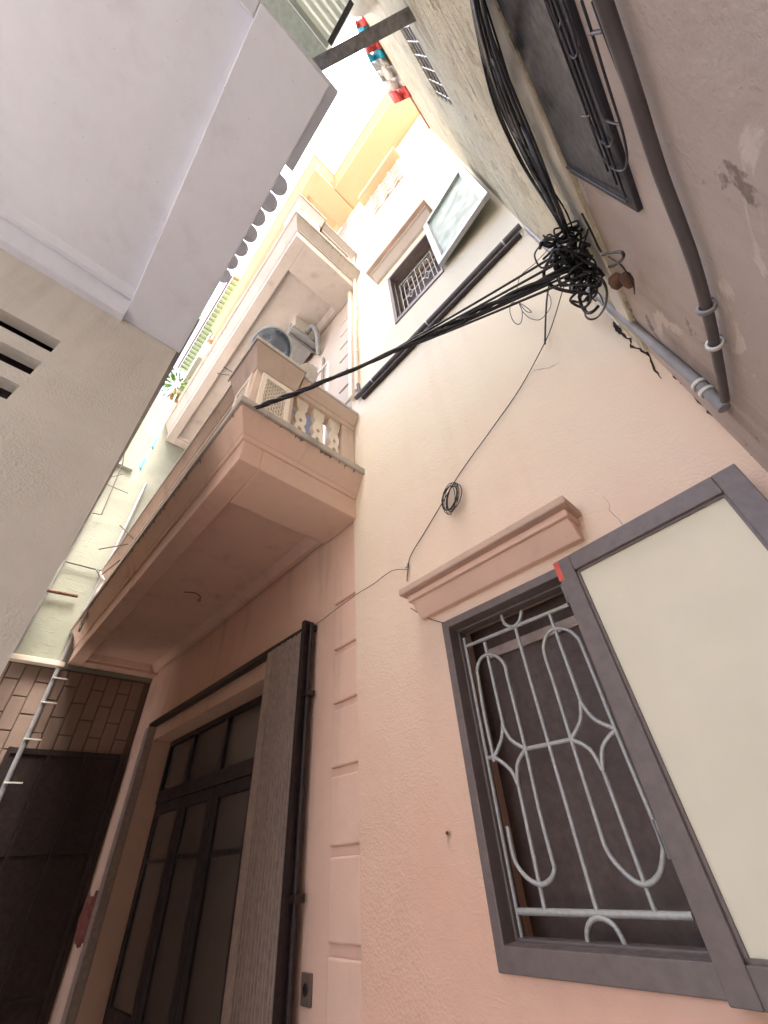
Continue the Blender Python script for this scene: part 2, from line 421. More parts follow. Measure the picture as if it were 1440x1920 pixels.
tp = MB(); tp.hexa([qL(-.003, .0355, .70), qL(.018, .0355, .70), qL(.018, .0355, .775), qL(-.003, .0355, .775)], (0, .001, 0)); tp.build('red_sticker', 'red_tape', sL)
for z in (.62, -.05):
    MB().tube([qL(-.006, .02, z), qL(-.006, .02, z + .075)], .008, 10).build('hinge', 'steel', sL)
uwin = window(UW, 'window')
# simpler scroll grille of the upper window
x0, x1, z0, z1 = UW; X = lambda a: x0 + .075 + (x1 - x0 - .15) * a; Zz = lambda b: z0 + .075 + (z1 - z0 - .15) * b
ug = MB(); tube_poly(ug, [(X(0), Zz(.86)), (X(1), Zz(.86))], .006, YG); ug = ug.build('grille', 'grille_paint', uwin)
for a in (.02, .5, .98):
    m = MB(); tube_poly(m, [(X(a), Zz(0)), (X(a), Zz(.86))], .006, YG); m.build('grille_bar', 'grille_paint', ug)
for a in (.13, .62):
    w2 = .26
    m = MB(); tube_poly(m, [(X(a), Zz(0)), (X(a), Zz(.72)), (X(a + .03), Zz(.78)), (X(a + w2 / 2), Zz(.80)), (X(a + w2 - .03), Zz(.78)), (X(a + w2), Zz(.72)), (X(a + w2), Zz(0))], .0055, YG, 3); m.build('grille_scroll', 'grille_paint', ug)
    m = MB(); tube_poly(m, [(X(a + w2 / 2), Zz(.8)), (X(a + w2 / 2), Zz(.54))], .0055, YG); m.build('grille_bar', 'grille_paint', ug)
    cz, cx = .44, a + w2 / 2
    for sx in (-1, 1):
        for s2 in (-1, 1):
            m = MB(); tube_poly(m, [(X(cx), Zz(cz + .1 * s2)), (X(cx + sx * .05), Zz(cz + .03 * s2)), (X(cx + sx * w2 / 2), Zz(cz))], .005, YG, 4); m.build('grille_scroll', 'grille_paint', ug)
m = MB(); tube_poly(m, [(X(.02), Zz(.44)), (X(.98), Zz(.44))], .005, YG); m.build('grille_bar', 'grille_paint', ug)
sU, qU = sash(-.43, D - .03, .58, 3.72, 4.78, math.radians(9), 'frosted_green', uwin, .06, .04, 'sash_silver')

# pierced attic vents: stacked chevrons
vm = MB(); x0, x1, z0, z1 = VENT
MB().box(x0 + .001, x1 - .001, D + .18, D + .2, z0 + .001, z1 - .001).build('vent_dark_back', 'window_dark', house)
def chevron(xc, z, wd):
    t_ = .05; y0 = D - .02; dy = .10
    poly = [(xc - wd / 2, y0, z), (xc, y0, z + .09), (xc + wd / 2, y0, z), (xc + wd / 2, y0, z + t_), (xc, y0, z + .09 + t_), (xc - wd / 2, y0, z + t_)]
    return MB().prism(poly, (0, dy, 0))
vp = None
for c in range(3):
    xc = x0 + (c + .5) * (x1 - x0) / 3; wd = (x1 - x0) / 3 - .02
    blk = MB(); e = .022
    for sx in (-1, 1): blk.box(xc + sx * wd / 2 - e / 2, xc + sx * wd / 2 + e / 2, D - .025, D + .1, z0 + .002, z1 - .002)
    blk = blk.build('vent_screen', 'ornament_white', house)
    for r in range(6):
        if vp is None: vp = chevron(xc, z0 + .03 + r * .175, wd - e).build('vent_blade', 'ornament_white', blk, (xc, D, z0 + .03))
        else: clone(vp, (xc, D, z0 + .03 + r * .175), blk)
MB().box(-1.25, -.36, D - .15, D + .02, 8.50, 8.69).build('vent_ledge', 'yellow', house, bevel=.006)

# ---------------------------------------------------------------- balconies
def flat_baluster(parent, origin, along):
    """pierced vase-shaped plate; profile built as stacked slabs round three openings"""
    h = .53; m = MB()
    prof = [(0, .052), (.05, .052), (.06, .044), (.10, .036), (.15, .050), (.19, .050), (.235, .034), (.28, .048), (.33, .048), (.37, .032), (.40, .030), (.43, .046), (.46, .046), (.48, .052), (.53, .052)]
    holes = [(.08, .12, .014), (.16, .21, .019), (.26, .31, .018)]
    T = .045
    zsx = sorted({p[0] for p in prof} | {a for hh in holes for a in hh[:2]} | {(hh[0] + hh[1]) / 2 for hh in holes})
    def half(z):
        for (za, wa), (zb, wb) in zip(prof, prof[1:]):
            if za <= z <= zb: return wa + (wb - wa) * (z - za) / (zb - za)
        return .05
    def hole(z):
        for a, b, r in holes:
            if a <= z <= b: return r * (1 - abs(z - (a + b) / 2) / ((b - a) / 2))
        return 0
    P = (lambda u, d, z: (d, u, z)) if along == 'y' else (lambda u, d, z: (u, d, z))
    o = Vector(origin)
    for za, zb in zip(zsx, zsx[1:]):
        ha, hb = half(za), half(zb); ia, ib = hole(za), hole(zb)
        for s in (-1, 1):
            q = [P(s * ia, -T / 2, za), P(s * ha, -T / 2, za), P(s * hb, -T / 2, zb), P(s * ib, -T / 2, zb)]
            m.hexa([o + Vector(p) for p in q], Vector(P(0, T, 0)))
    return m.build('baluster', 'ornament_white', parent, origin)
bal_mesh = {}
def balcony(xe, yf, zb, mat, rail=True, rmat='peach_dirty', left=XL + .02, deep=.0, lipmat='lip_concrete', name='balcony'):
    yw = D + .015
    b = MB()
    b.box(left, xe, yf, yf + .13, zb, zb + .17)                       # front beam
    b.box(xe - .38, xe, yf + .13, yw, zb, zb + .17)                   # side beam
    b.box(left, left + .16, yf + .13, yw, zb, zb + .17)
    b.box(left + .16, xe - .38, yf + .13, yw, zb + .085, zb + .171)   # soffit panel, set up between the beams
    b.frus(left, xe + .012, yf - .012, yw, zb + .168, left, xe + .02, yf - .02, yw, zb + .205)
    b.frus(left, xe + .022, yf - .022, yw, zb + .2, left, xe + .095, yf - .095, yw, zb + .352)
    b = b.build(name, mat, house, bevel=.006)
    mo = MB(); mo.frus(left + .16, xe - .38, D - .03, D + .01, zb + .02, left + .16, xe - .38, D - .09, D + .01, zb + .084)
    mo.frus(left + .16, left + .19, yf + .13, D - .09, zb + .03, left + .16, left + .22, yf + .13, D - .09, zb + .084)
    mo.build('soffit_moulding', mat, b)
    zl = zb + .35
    MB().box(left, xe + .112, yf - .112, yw, zl, zl + .062).build('slab_lip', lipmat, b, bevel=.007)
    if not rail: return b
    ds_ = MB(); rs = random.Random(int(zb * 100))
    for q in range(90 if mat == 'peach_smooth' else 25):                                  # mossy run-off marks under the lip
        ln = rs.uniform(.06, .45) ** 1.6; wd = rs.uniform(.004, .016)
        f = lambda t_, c_: (xe + .0245 + .073 * t_, c_, zb + .2 + .152 * t_)
        g_ = lambda t_, c_: (c_, yf - .0245 - .073 * t_, zb + .2 + .152 * t_)
        k_, lo_, hi_ = (f, yf, D - .02) if q % 3 == 0 else (g_, left + .05, xe)
        c_ = rs.uniform(lo_, hi_)
        ds_.add([k_(.995, c_ - wd), k_(.995, c_ + wd), k_(1 - ln * .6, c_ + wd * .6), k_(1 - ln, c_), k_(1 - ln * .5, c_ - wd * .7)], [(0, 1, 2, 3, 4)])
    ds_ = ds_.build('runoff_marks', 'runoff', b); ds_['kind'] = 'stuff'
    z0 = zl + .062
    # corner post with lattice panels
    px0, px1, py0, py1 = xe - .30, xe + .03, yf - .04, yf + .27
    MB().box(px0, px1, py0, py1, z0, z0 + .50).build('corner_post', rmat, b, bevel=.004)
    cp = MB().frus(px0 - .01, px1 + .008, py0 - .008, py1 + .01, z0 + .50, px0 - .02, px1 + .075, py0 - .075, py1 + .03, z0 + .70)
    cp.build('post_coping', rmat, b, bevel=.004)
    MB().box(px0 - .03, px1 + .085, py0 - .085, py1 + .04, z0 + .70, z0 + .745).build('coping_slab', lipmat, b, bevel=.006)
    def lattice(face):
        fr = MB(); la = MB()
        if face == 'x':
            u0, u1, at = py0 + .045, py1 - .03, px1
            fr.plate('x', at + .016, -.02, u0, u1, z0 + .02, z0 + .47, [(u0 + .035, u1 - .035, z0 + .07, z0 + .42)])
            Q = lambda u, z, d: (at + d, u, z)
        else:
            u0, u1, at = px0 + .04, px1 - .04, py0
            fr.plate('y', at - .016, .02, u0, u1, z0 + .02, z0 + .47, [(u0 + .035, u1 - .035, z0 + .07, z0 + .42)])
            Q = lambda u, z, d: (u, at - d, z)
        f = fr.build('lattice_frame', 'ornament_white', b, bevel=.003)
        a0, a1, b0, b1 = u0 + .035, u1 - .035, z0 + .07, z0 + .42
        bk = MB()
        if face == 'x': bk.box(at - .01, at + .002, a0, a1, b0, b1)
        else: bk.box(a0, a1, at - .002, at + .01, b0, b1)
        bk.build('lattice_back', 'block', b)
        st = .044
        for sgn in (1, -1):
            kk = -12
            while kk < 30:
                c0 = b0 + kk * st
                pts = []
                for uu in (a0, a1):
                    zz = c0 + sgn * (uu - a0) * 1.2
                    pts.append((uu, zz))
                (ua, za), (ub, zb_) = pts
                lo, hi = b0, b1
                def clip(u, z, u2, z2):
                    if z < lo: t_ = (lo - z) / (z2 - z); return (u + (u2 - u) * t_, lo)
                    if z > hi: t_ = (hi - z) / (z2 - z); return (u + (u2 - u) * t_, hi)
                    return (u, z)
                kk += 1
                if max(za, zb_) <= lo or min(za, zb_) >= hi: continue
                p, q_ = clip(ua, za, ub, zb_), clip(ub, zb_, ua, za)
                la.bar(Q(p[0], p[1], .006), Q(q_[0], q_[1], .006), .011, .008, up=(1, 0, 0) if face == 'x' else (0, 1, 0))
        l_ = la.build('lattice', 'ornament_white', b); l_['kind'] = 'stuff'
    lattice('x'); lattice('y')
    # side rail (towards the wall) and front rail
    rz = z0 + .53
    def rail_run(x0_, x1_, y0_, y1_, ox, oy):
        MB().box(x0_, x1_, y0_, y1_, rz, rz + .06).build('rail_beam', rmat, b, bevel=.003)
        MB().frus(x0_, x1_ + ox * .005, y0_ - oy * .005, y1_, rz + .06, x0_ - ox * .02, x1_ + ox * .06, y0_ - oy * .06, y1_ + oy * .02, rz + .145).build('rail_coping', rmat, b)
        MB().box(x0_ - ox * .025, x1_ + ox * .07, y0_ - oy * .07, y1_ + oy * .025, rz + .145, rz + .178).build('coping_slab', lipmat, b, bevel=.005)
    rail_run(xe - .10, xe + .012, py1 + .042, D - .01, 1, 0)
    rail_run(left, px0 - .032, yf - .02, yf + .09, 0, 1)
    MB().box(xe - .08, xe + .005, D - .13, D - .012, z0, rz).build('end_post', rmat, b)
    o = None
    yy = py1 + .10
    for i in range(3):
        org = (xe - .035, yy + i * .155, z0)
        o = flat_baluster(b, org, 'y') if o is None else clone(o, org, b)
    o = None; xx = px0 - .14
    while xx > left + .1:
        org = (xx, yf + .03, z0)
        o = flat_baluster(b, org, 'x') if o is None else clone(o, org, b)
        xx -= .155
    return b
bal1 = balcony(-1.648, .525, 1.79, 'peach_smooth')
bal2 = balcony(-1.555, .50, 5.57, 'grey_peach', rmat='grey_peach')
roof = balcony(-1.535, .525, TOP, 'yellow', rail=False, name='roof_canopy', lipmat='yellow', left=-5.6)
cn = MB(); cn.box(-1.53, XR + .1, .95, D + .3, TOP + .03, TOP + .20); cn.frus(-1.53, XR + .1, .945, D + .3, TOP + .2, -1.53, XR + .1, .87, D + .3, TOP + .35)
cn = cn.build('roof_cornice', 'yellow', house, bevel=.005)
MB().box(-1.42, XR + .1, .855, D + .3, TOP + .352, TOP + .41).build('cornice_slab', 'yellow', cn)
MB().box(-5.6, XR + .1, D + .3, 6.0, TOP + .02, TOP + .36).build('roof_slab', 'yellow', house)
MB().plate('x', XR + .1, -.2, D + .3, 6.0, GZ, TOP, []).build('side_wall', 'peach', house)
# first-floor door surround behind the balcony
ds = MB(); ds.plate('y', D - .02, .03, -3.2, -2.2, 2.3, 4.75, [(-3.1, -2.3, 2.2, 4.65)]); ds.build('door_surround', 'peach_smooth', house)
MB().box(-3.1, -2.3, D - .005, D + .019, 2.25, 4.65).build('balcony_door', 'door_wood', house)

# ---------------------------------------------------------------- entrance doors behind the folding gate
YD = D + .21
dx0, dx1, dz1 = -4.87, -2.30, 1.01
fr = MB()
TZ = .53
fr.box(dx0 + .001, dx1 - .001, YD - .02, YD + .05, TZ - .045, TZ + .055)
fr.box(dx0 + .001, dx1 - .001, YD - .02, YD + .05, dz1 - .05, dz1 - .001)
fr.box(dx0 + .001, dx0 + .04, YD - .02, YD + .05, TZ + .055, dz1 - .05)
for xm in (-4.27, -3.61, -2.97): fr.box(xm - .032, xm + .032, YD - .019, YD + .049, TZ + .055, dz1 - .05)
ent = fr.build('entrance_frame', 'door_wood', house, bevel=.004)
for a, b2 in ((-4.83, -4.302), (-4.238, -3.642), (-3.578, -3.002), (-2.938, -2.302)):
    MB().box(a, b2, YD + .01, YD + .02, TZ + .055, dz1 - .05).build('transom_pane', 'door_glass', ent)
for i, (a, b2) in enumerate(((-4.868, -4.235), (-4.23, -3.635), (-3.63, -2.99), (-2.985, -2.305))):
    lf = MB(); zb_ = GZ + .02
    lf.plate('y', YD - .01, .045, a, b2, zb_, TZ - .047, [(a + .085, b2 - .10, zb_ + .75, TZ - .13)])
    lf = lf.build('door_leaf', 'door_wood', ent, bevel=.004)
    MB().box(a + .085, b2 - .1, YD + .008, YD + .018, zb_ + .75, TZ - .13).build('pane', 'door_glass', lf)
    MB().box(a + .085, b2 - .1, YD - .002, YD + .007, .06, .09).build('glazing_bar', 'door_wood', lf)
    MB().box(a + .12, b2 - .13, YD - .018, YD - .009, zb_ + .12, zb_ + .62).build('door_panel', 'door_wood', lf, bevel=.006)
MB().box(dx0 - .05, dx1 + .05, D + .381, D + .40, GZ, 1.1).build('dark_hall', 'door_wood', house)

# ---------------------------------------------------------------- folding steel gate
gate = thing('folding_gate', (-2.35, D - .03, GZ), 'brown folding steel gate pushed open beside the dark entrance doors', 'gate')
MB().box(-4.92, -2.08, D - .045, D + .015, 1.13, 1.165).build('top_track', 'rail_dark', gate)
gx0, gx1 = -2.575, -2.135; n = 12
MB().box(gx0, gx0 + .075, D - .055, D - .005, GZ + .02, 1.128).build('gate_slat', 'gate_brown', gate, bevel=.003)
gs = None; gp = (gx1 - gx0 - .078) / n
for i in range(n):
    xa = gx0 + .078 + gp * i
    if gs is None:
        w3 = gp - .003
        poly = [(xa, D - .034, GZ + .02), (xa + .2 * w3, D - .060, GZ + .02), (xa + .5 * w3, D - .060, GZ + .02), (xa + .62 * w3, D - .030, GZ + .02), (xa + w3, D - .030, GZ + .02), (xa + w3, D - .006, GZ + .02), (xa, D - .006, GZ + .02)]
        gs = MB().prism(poly, (0, 0, 1.128 - GZ - .02)).build('gate_slat', 'gate_brown', gate, (xa, D, GZ + .02))
    else:
        o = clone(gs, (xa, D + random.uniform(-.005, .004), GZ + .02), gate)
MB().box(-2.131, -2.10, D - .07, D, GZ + .02, 1.19).build('gate_post', 'rail_dark', gate)
MB().tube([(-2.078, D - .03, GZ + .02), (-2.078, D - .03, 1.17)], .014, 8).build('guide_tube', 'rail_dark', gate)
for z in (.72, -.14): MB().box(-2.105, -2.05, D - .05, D + .0, z, z + .03).build('bracket', 'rail_dark', gate)
MB().box(-4.98, -4.87, D - .05, D + .015, GZ + .02, 1.128).build('gate_stack', 'gate_brown', gate)
so = thing('wall_socket', (-2.03, D, -.44), 'small brown wall socket beside the folding gate', 'socket')
MB().box(-2.065, -1.995, D + .009, D + .021, -.435, -.345).build('plate', 'socket', so, bevel=.004)
MB().lathe([(.0, -.003), (.014, -.003), (.018, -.002), (.018, .0)], (-2.03, D + .009, -.39), (0, 1, 0), 16).build('outlet', 'rail_dark', so)

# ---------------------------------------------------------------- cracks in the peach wall
def crack(pts, wd, name='crack'):
    P = [onY(u, v, D - .0025) for u, v in pts]; m = MB(); dens = []
    for a, b2 in zip(P, P[1:]):
        for j in range(4):
            t_ = j / 4; p = a.lerp(b2, t_); jx = .006 if j else 0
            dens.append(p + Vector((random.uniform(-jx, jx), 0, random.uniform(-jx, jx))))
    dens.append(P[-1])
    L_, R_ = [], []
    for i, p in enumerate(dens):
        t_ = (dens[min(i + 1, len(dens) - 1)] - dens[max(i - 1, 0)]).normalized(); nn = Vector((-t_.z, 0, t_.x))
        f_ = wd * random.uniform(.4, 1.3) * (.25 + .75 * math.sin(math.pi * min(1, max(0, (i + .6) / len(dens)))))
        L_.append(p + nn * f_); R_.append(p - nn * f_)
    vs = L_ + R_; n_ = len(dens)
    m.add(vs, [(i, i + 1, n_ + i + 1, n_ + i) for i in range(n_ - 1)])
    return m.build(name, 'crack_dark', house)
crack([(1146, 592), (1152, 605), (1160, 622), (1182, 635), (1184, 650), (1213, 662), (1226, 690), (1240, 710)], .006)
crack([(1236, 668), (1262, 700), (1278, 718), (1300, 735), (1325, 765), (1345, 783)], .005)
crack([(1352, 788), (1362, 800), (1372, 803), (1380, 806), (1368, 808)], .007)
crack([(1408, 850), (1425, 865), (1440, 880)], .005)
crack([(1150, 594), (1155, 612), (1163, 626), (1158, 612)], .009)
crack([(1000, 695), (1030, 690), (1048, 680)], .0012)
crack([(1180, 1000), (1150, 965), (1130, 930)], .0008)


# ================================================================== right-hand building
rb = thing('neighbour_house', (1.0, -1.2, GZ), 'raw rendered house wall on the right with brown lower plaster', 'house')
def wpt(y, z, off=0.0): return (wallx(y, off), y, z)
ZP = 1.475; RT = 8.0
def wall_slab(name, mat, y0, y1, z0, z1, off, thick, parent):
    return MB().hexa([wpt(y0, z0, off), wpt(y1, z0, off), wpt(y1, z1, off), wpt(y0, z1, off)], (thick, 0, 0)).build(name, mat, parent)
# upper wall with a barred opening
wy0, wy1, wz0, wz1 = .18, .66, 3.45, 4.12
U = MB(); off = .012
m = MB().plate('x', 0, .5, -5, D + .2, ZP, RT, [(wy0, wy1, wz0, wz1)])
for v in m.v: v.x += wallx(v.y, off)
m.build('upper_wall', 'raw_render', rb)
wall_slab('lower_wall', 'brown_render', -5, D + .2, GZ, ZP - .001, 0, .5, rb)
MB().hexa([wpt(-5, ZP + .002, .018), wpt(D - .12, ZP + .002, .018), wpt(D - .12, ZP + .14, .018), wpt(-5, ZP + .14, .018)], (.03, 0, 0)).build('drip_band', 'pale_band', rb)
bw = MB(); bw.hexa([wpt(wy0, wz0, -.012), wpt(wy1, wz0, -.012), wpt(wy1, wz1, -.012), wpt(wy0, wz1, -.012)], (.02, 0, 0)); bw = bw.build('barred_window', 'rail_dark', rb)
for i in range(6):
    y = wy0 + .05 + i * .078
    MB().tube([wpt(y, wz0, .004), wpt(y, wz1, .004)], .005, 6).build('window_bar', 'grille_paint', bw)
for z in (3.62, 3.8, 3.98): MB().tube([wpt(wy0, z, .004), wpt(wy1, z, .004)], .005, 6).build('window_bar', 'grille_paint', bw)
MB().hexa([wpt(-5, RT - .12, .03), wpt(D, RT - .12, .03), wpt(D, RT + .02, .03), wpt(-5, RT + .02, .03)], (.4, 0, 0)).build('brick_coping', 'brick_red', rb)
# ornate steel panel over the passage door
oy0, oy1, oz0, oz1 = -1.2, .63, 1.04, 1.455
pn = MB(); pn.hexa([wpt(oy0, oz0, .012), wpt(oy1, oz0, .012), wpt(oy1, oz1, .012), wpt(oy0, oz1, .012)], (.03, 0, 0))
pn = pn.build('ornate_panel', 'ornate_steel', rb, bevel=.004)
def relief(pts, r=.0022, sm=4, closed=False):
    MB().tube([wpt(y, z, .018) for y, z in pts], r, 6, sm, closed).build('relief_bead', 'ornate_steel', pn)
def wz(u, v): p = onW(u, v, .018); return (p.y, p.z)
K = 400 / 1440
def wq(x, y): return wz(880 + x * K, y * K)
relief([wq(520, 0), wq(600, 190), wq(700, 460), wq(805, 740), wq(805, 780), wq(760, 785)])
relief([wq(628, 0), wq(710, 230)]); relief([wq(740, 315), wq(800, 500), wq(900, 770), wq(945, 850), wq(968, 930), wq(955, 985), wq(920, 975), wq(870, 925), wq(820, 830), wq(805, 780)])
relief([wq(755, 0), wq(830, 230), wq(940, 590), wq(1020, 840), wq(1050, 960), wq(1065, 1060), wq(1050, 1140), wq(1000, 1150), wq(930, 1100), wq(870, 1010)])
relief([wq(832, 0), wq(900, 190), wq(1000, 450), wq(1100, 700)], .003)
relief([wq(930, 815), wq(970, 830), wq(1020, 840)]); relief([wq(820, 225), wq(860, 215), wq(900, 210)], .003)
relief([wq(625, 120), wq(612, 180), wq(630, 270), wq(665, 350), wq(705, 390), wq(728, 360), wq(720, 280), wq(690, 190), wq(655, 130)], .002, 4)
for dd in (.02, .045, .07):
    relief([(oy0 + .02, oz0 + dd), (oy1 - .02 - dd, oz0 + dd)], .0025, 0)
relief([(oy1 - .03, oz0 + .02), (oy1 - .03, oz1 - .02)], .0025, 0)

# ---------------------------------------------------------------- pipes
dp = thing('drain_pipe', (wallx(.9, .05), 1.2, .85), 'dark drain pipe strapped along the brown wall beneath the ornate panel', 'pipe')
pp = []
for u, v in ((1131, 0), (1190, 175), (1240, 330), (1300, 490), (1335, 620), (1360, 750)):
    pp.append(onW(u, v, .02))
e = pp[0] + (pp[0] - pp[1]) * 3.0
MB().tube([e] + pp, .0105, 14, 6).build('pipe', 'pvc_dark', dp)
ct = catmull([e] + pp, 6)
for u, v in ((1334, 632), (1322, 580)):
    c = min(ct, key=lambda q_: (q_ - onW(u, v, .02)).length); ii = ct.index(c); t_ = (ct[ii + 1] - ct[ii - 1]).normalized()
    MB().lathe([(.0128, -.005), (.0175, -.005), (.0175, .005), (.0128, .005), (.0128, -.005)], c, t_, 16).build('pipe_clip', 'pvc_white' if u == 1334 else 'pvc_grey', dp)
    MB().bar(c + Vector((-.008, 0, .013)), c + Vector((.02, .004, .015)), .005, .005).build('clip_screw', 'rust', dp)
cd = thing('corner_conduit', (WX - .03, D - .03, .85), 'grey conduit climbing the corner between the peach and brown walls', 'pipe')
cc = [onW(1358, 766, .0165), onW(1303, 712, .0165), onW(1150, 580, .0165), onW(1050, 486, .0165), onW(988, 428, .0165)]
MB().tube(cc, .0155, 12).build('pipe', 'pvc_grey', cd)
MB().tube([(WX - .012, D - .012, 1.7), (WX - .012, D - .012, 3.1)], .006, 8).build('thin_pipe', 'pvc_white', cd)
for cq in (onW(1312, 721, .0165), onW(1326, 735, .0165)):
    MB().lathe([(.0165, -.006), (.021, -.006), (.021, .006), (.0165, .006), (.0165, -.006)], cq, (cc[0] - cc[1]).normalized(), 14).build('pipe_clip', 'pvc_white', cd)
hp = thing('wall_conduit', (-.75, D - .03, 3.0), 'pair of dark horizontal conduits crossing the peach wall below the upper window', 'pipe')
z_ = 3.165
MB().tube([(WX - .03, D - .03, z_), (-1.58, D - .03, z_ - .035)], .022, 12).build('pipe', 'pvc_dark', hp)
MB().tube([(WX - .06, D - .02, z_ - .075), (-1.50, D - .02, z_ - .11)], .020, 12).build('pipe', 'rail_dark', hp)
for xx in (.02, -.7, -1.35):
    MB().lathe([(.023, -.006), (.027, -.006), (.027, .006), (.023, .006), (.023, -.006)], (xx, D - .03, z_ - .035 * (WX - xx) / 1.8), (1, 0, 0), 12).build('pipe_clip', 'pvc_white', hp)
MB().tube([(-1.52, D - .03, z_ - .03), (-1.52, D - .05, z_ + .10)], .016, 8).build('pipe_stub', 'pvc_dark', hp)
vpz = thing('downpipe', (XQ + .06, D - .04, 3.2), 'slim cream downpipe running up the quoined corner past the upper balcony', 'pipe')
MB().tube([(XQ + .115, D - .035, 3.22), (XQ + .115, D - .035, 4.6), (XQ + .13, D - .03, 4.7), (XQ + .13, D - .03, 8.6)], .021, 10).build('pipe', 'ornament_white', vpz)
MB().box(XQ + .01, XQ + .06, D - .05, D + .0, 3.2, 8.9).build('pipe_duct', 'ornament_white', vpz)
for z in (3.9, 4.9, 6.3, 7.6): MB().lathe([(.022, -.01), (.027, -.01), (.027, .01), (.022, .01), (.022, -.01)], (XQ + (.115 if z < 4.6 else .13), D - .033, z), (0, 0, 1), 10).build('pipe_clip', 'ornament_white', vpz)
tp_ = MB().tube([(-2.05, D - .03, 2.75), (-2.05, D - .03, 4.35), (-2.06, D - .03, 4.42), (-2.3, D - .03, 4.42)], .012, 8).build('water_pipe', 'pvc_white')
tag(tp_, 'thin white water pipe on the facade behind the lower balcony', 'pipe')

# ---------------------------------------------------------------- cables
KN = onW(1085, 485, .07)
cb = thing('cable_bundle', KN, 'thick bundle of black cables knotted at the corner and sagging along the right wall', 'cables')
rnd = random.Random(3)
wallpts = [(884, -60), (906, 60), (947, 190), (995, 300), (1045, 400), (1070, 455)]
for i in range(24):
    spread = rnd.uniform(-1, 1); pts = []
    for j, (u, v) in enumerate(wallpts):
        wfac = [9, 14, 20, 18, 8, 4][j]
        pts.append(onW(u + spread * wfac + rnd.uniform(-2, 2), v - spread * wfac * .35, .05 + rnd.uniform(-.02, .03)))
    pts.append(KN + Vector((rnd.uniform(-.02, .02), rnd.uniform(-.03, .03), rnd.uniform(-.03, .03))))
    MB().tube(pts, rnd.choice([.0025, .0035, .0045, .0055]), 6, 5).build('cable', rnd.choice(['cable', 'cable_blue', 'cable']), cb)
for us in ((925, 1058),):
    pts = [onW(u, v, .045) for u, v in ((us[0] - 30, -40), (us[0] + 30, 150), (us[0] + 75, 300), (us[1] + 5, 400), (us[1] + 25, 470))]
    MB().tube(pts, .0025, 6, 6).build('cable', 'cable', cb)
for i in range(46):                                               # the knot
    pts = []; c = KN + Vector((rnd.uniform(-.05, .02), rnd.uniform(-.11, .12), rnd.uniform(-.07, .06)))
    R1 = rnd.uniform(.025, .065) if i < 38 else rnd.uniform(.07, .11); ax = Vector((rnd.uniform(-1, 1), rnd.uniform(-1, 1), rnd.uniform(-1, 1))).normalized(); a0 = rnd.uniform(0, 6.28)
    u_ = ax.orthogonal().normalized(); w_2 = ax.cross(u_)
    for q in range(7): pts.append(c + (u_ * math.cos(a0 + q * .8) + w_2 * math.sin(a0 + q * .8) * .7) * R1 + Vector((min(0, rnd.uniform(-.02, .02)), rnd.uniform(-.02, .02), rnd.uniform(-.02, .02))))
    for p in pts: p.x = min(p.x, wallx(p.y) - .008); p.y = min(p.y, D - .01)
    MB().tube(pts, rnd.choice([.003, .0045, .006]), 6, 4).build('cable_loop', 'cable', cb)
def loop_px(pts, depth, r=.0035):
    P = []
    for u, v in pts:
        a = onW(u, v, .05); b2 = onY(u, v, D - .02)
        P.append((a if a.length < b2.length else b2) * depth)
    MB().tube(P, r, 6, 5).build('cable_loop', 'cable', cb)
Z4 = lambda x, y: (930 + x * .2083, 400 + y * .2083)
loop_px([Z4(*p) for p in ((920, 580), (870, 720), (805, 860), (810, 930), (860, 955), (920, 930), (975, 850), (998, 740), (985, 650), (940, 580))], .98, .0045)
loop_px([Z4(*p) for p in ((960, 375), (1040, 355), (1120, 350), (1148, 375), (1130, 420), (1060, 470), (1020, 480))], .99, .004)
loop_px([Z4(*p) for p in ((600, 150), (480, 310), (350, 450), (230, 550), (200, 620), (185, 700))], .97, .0022)
loop_px([Z4(*p) for p in ((200, 800), (140, 810), (125, 880), (150, 960), (195, 1000), (230, 970), (235, 880), (210, 810), (280, 850), (318, 890), (270, 880), (215, 815))], .96, .0024)
loop_px([Z4(*p) for p in ((235, 880), (300, 940), (380, 960), (440, 920), (490, 840), (490, 760), (450, 700))], .97, .002)
loop_px([Z4(*p) for p in ((500, 540), (478, 640), (455, 800), (445, 1000), (440, 1175))], .98, .0055)
loop_px([Z4(*p) for p in ((700, 520), (670, 620), (662, 700), (690, 700), (740, 620), (745, 560), (800, 700), (900, 790))], .985, .0035)
loop_px([Z4(*p) for p in ((690, 712), (800, 710), (860, 690), (920, 710), (965, 800), (960, 830))], .985, .002)
loop_px([Z4(*p) for p in ((1010, 390), (1120, 460), (1190, 560), (1240, 660), (1247, 725))], .995, .002)
loop_px([Z4(*p) for p in ((770, 0), (850, 150), (920, 300), (950, 350))], .995, .003)
# splice boxes at the knot
for p_, s_ in ((Z4(1080, 610), .020), (Z4(1180, 600), .015)):
    c = onW(*p_, .03)
    MB().lathe([(0, -.025), (s_ * .7, -.022), (s_, -.01), (s_, .01), (s_ * .6, .025), (0, .028)], c, (0, 1, -.4), 12).build('splice_cap', 'rust', cb)

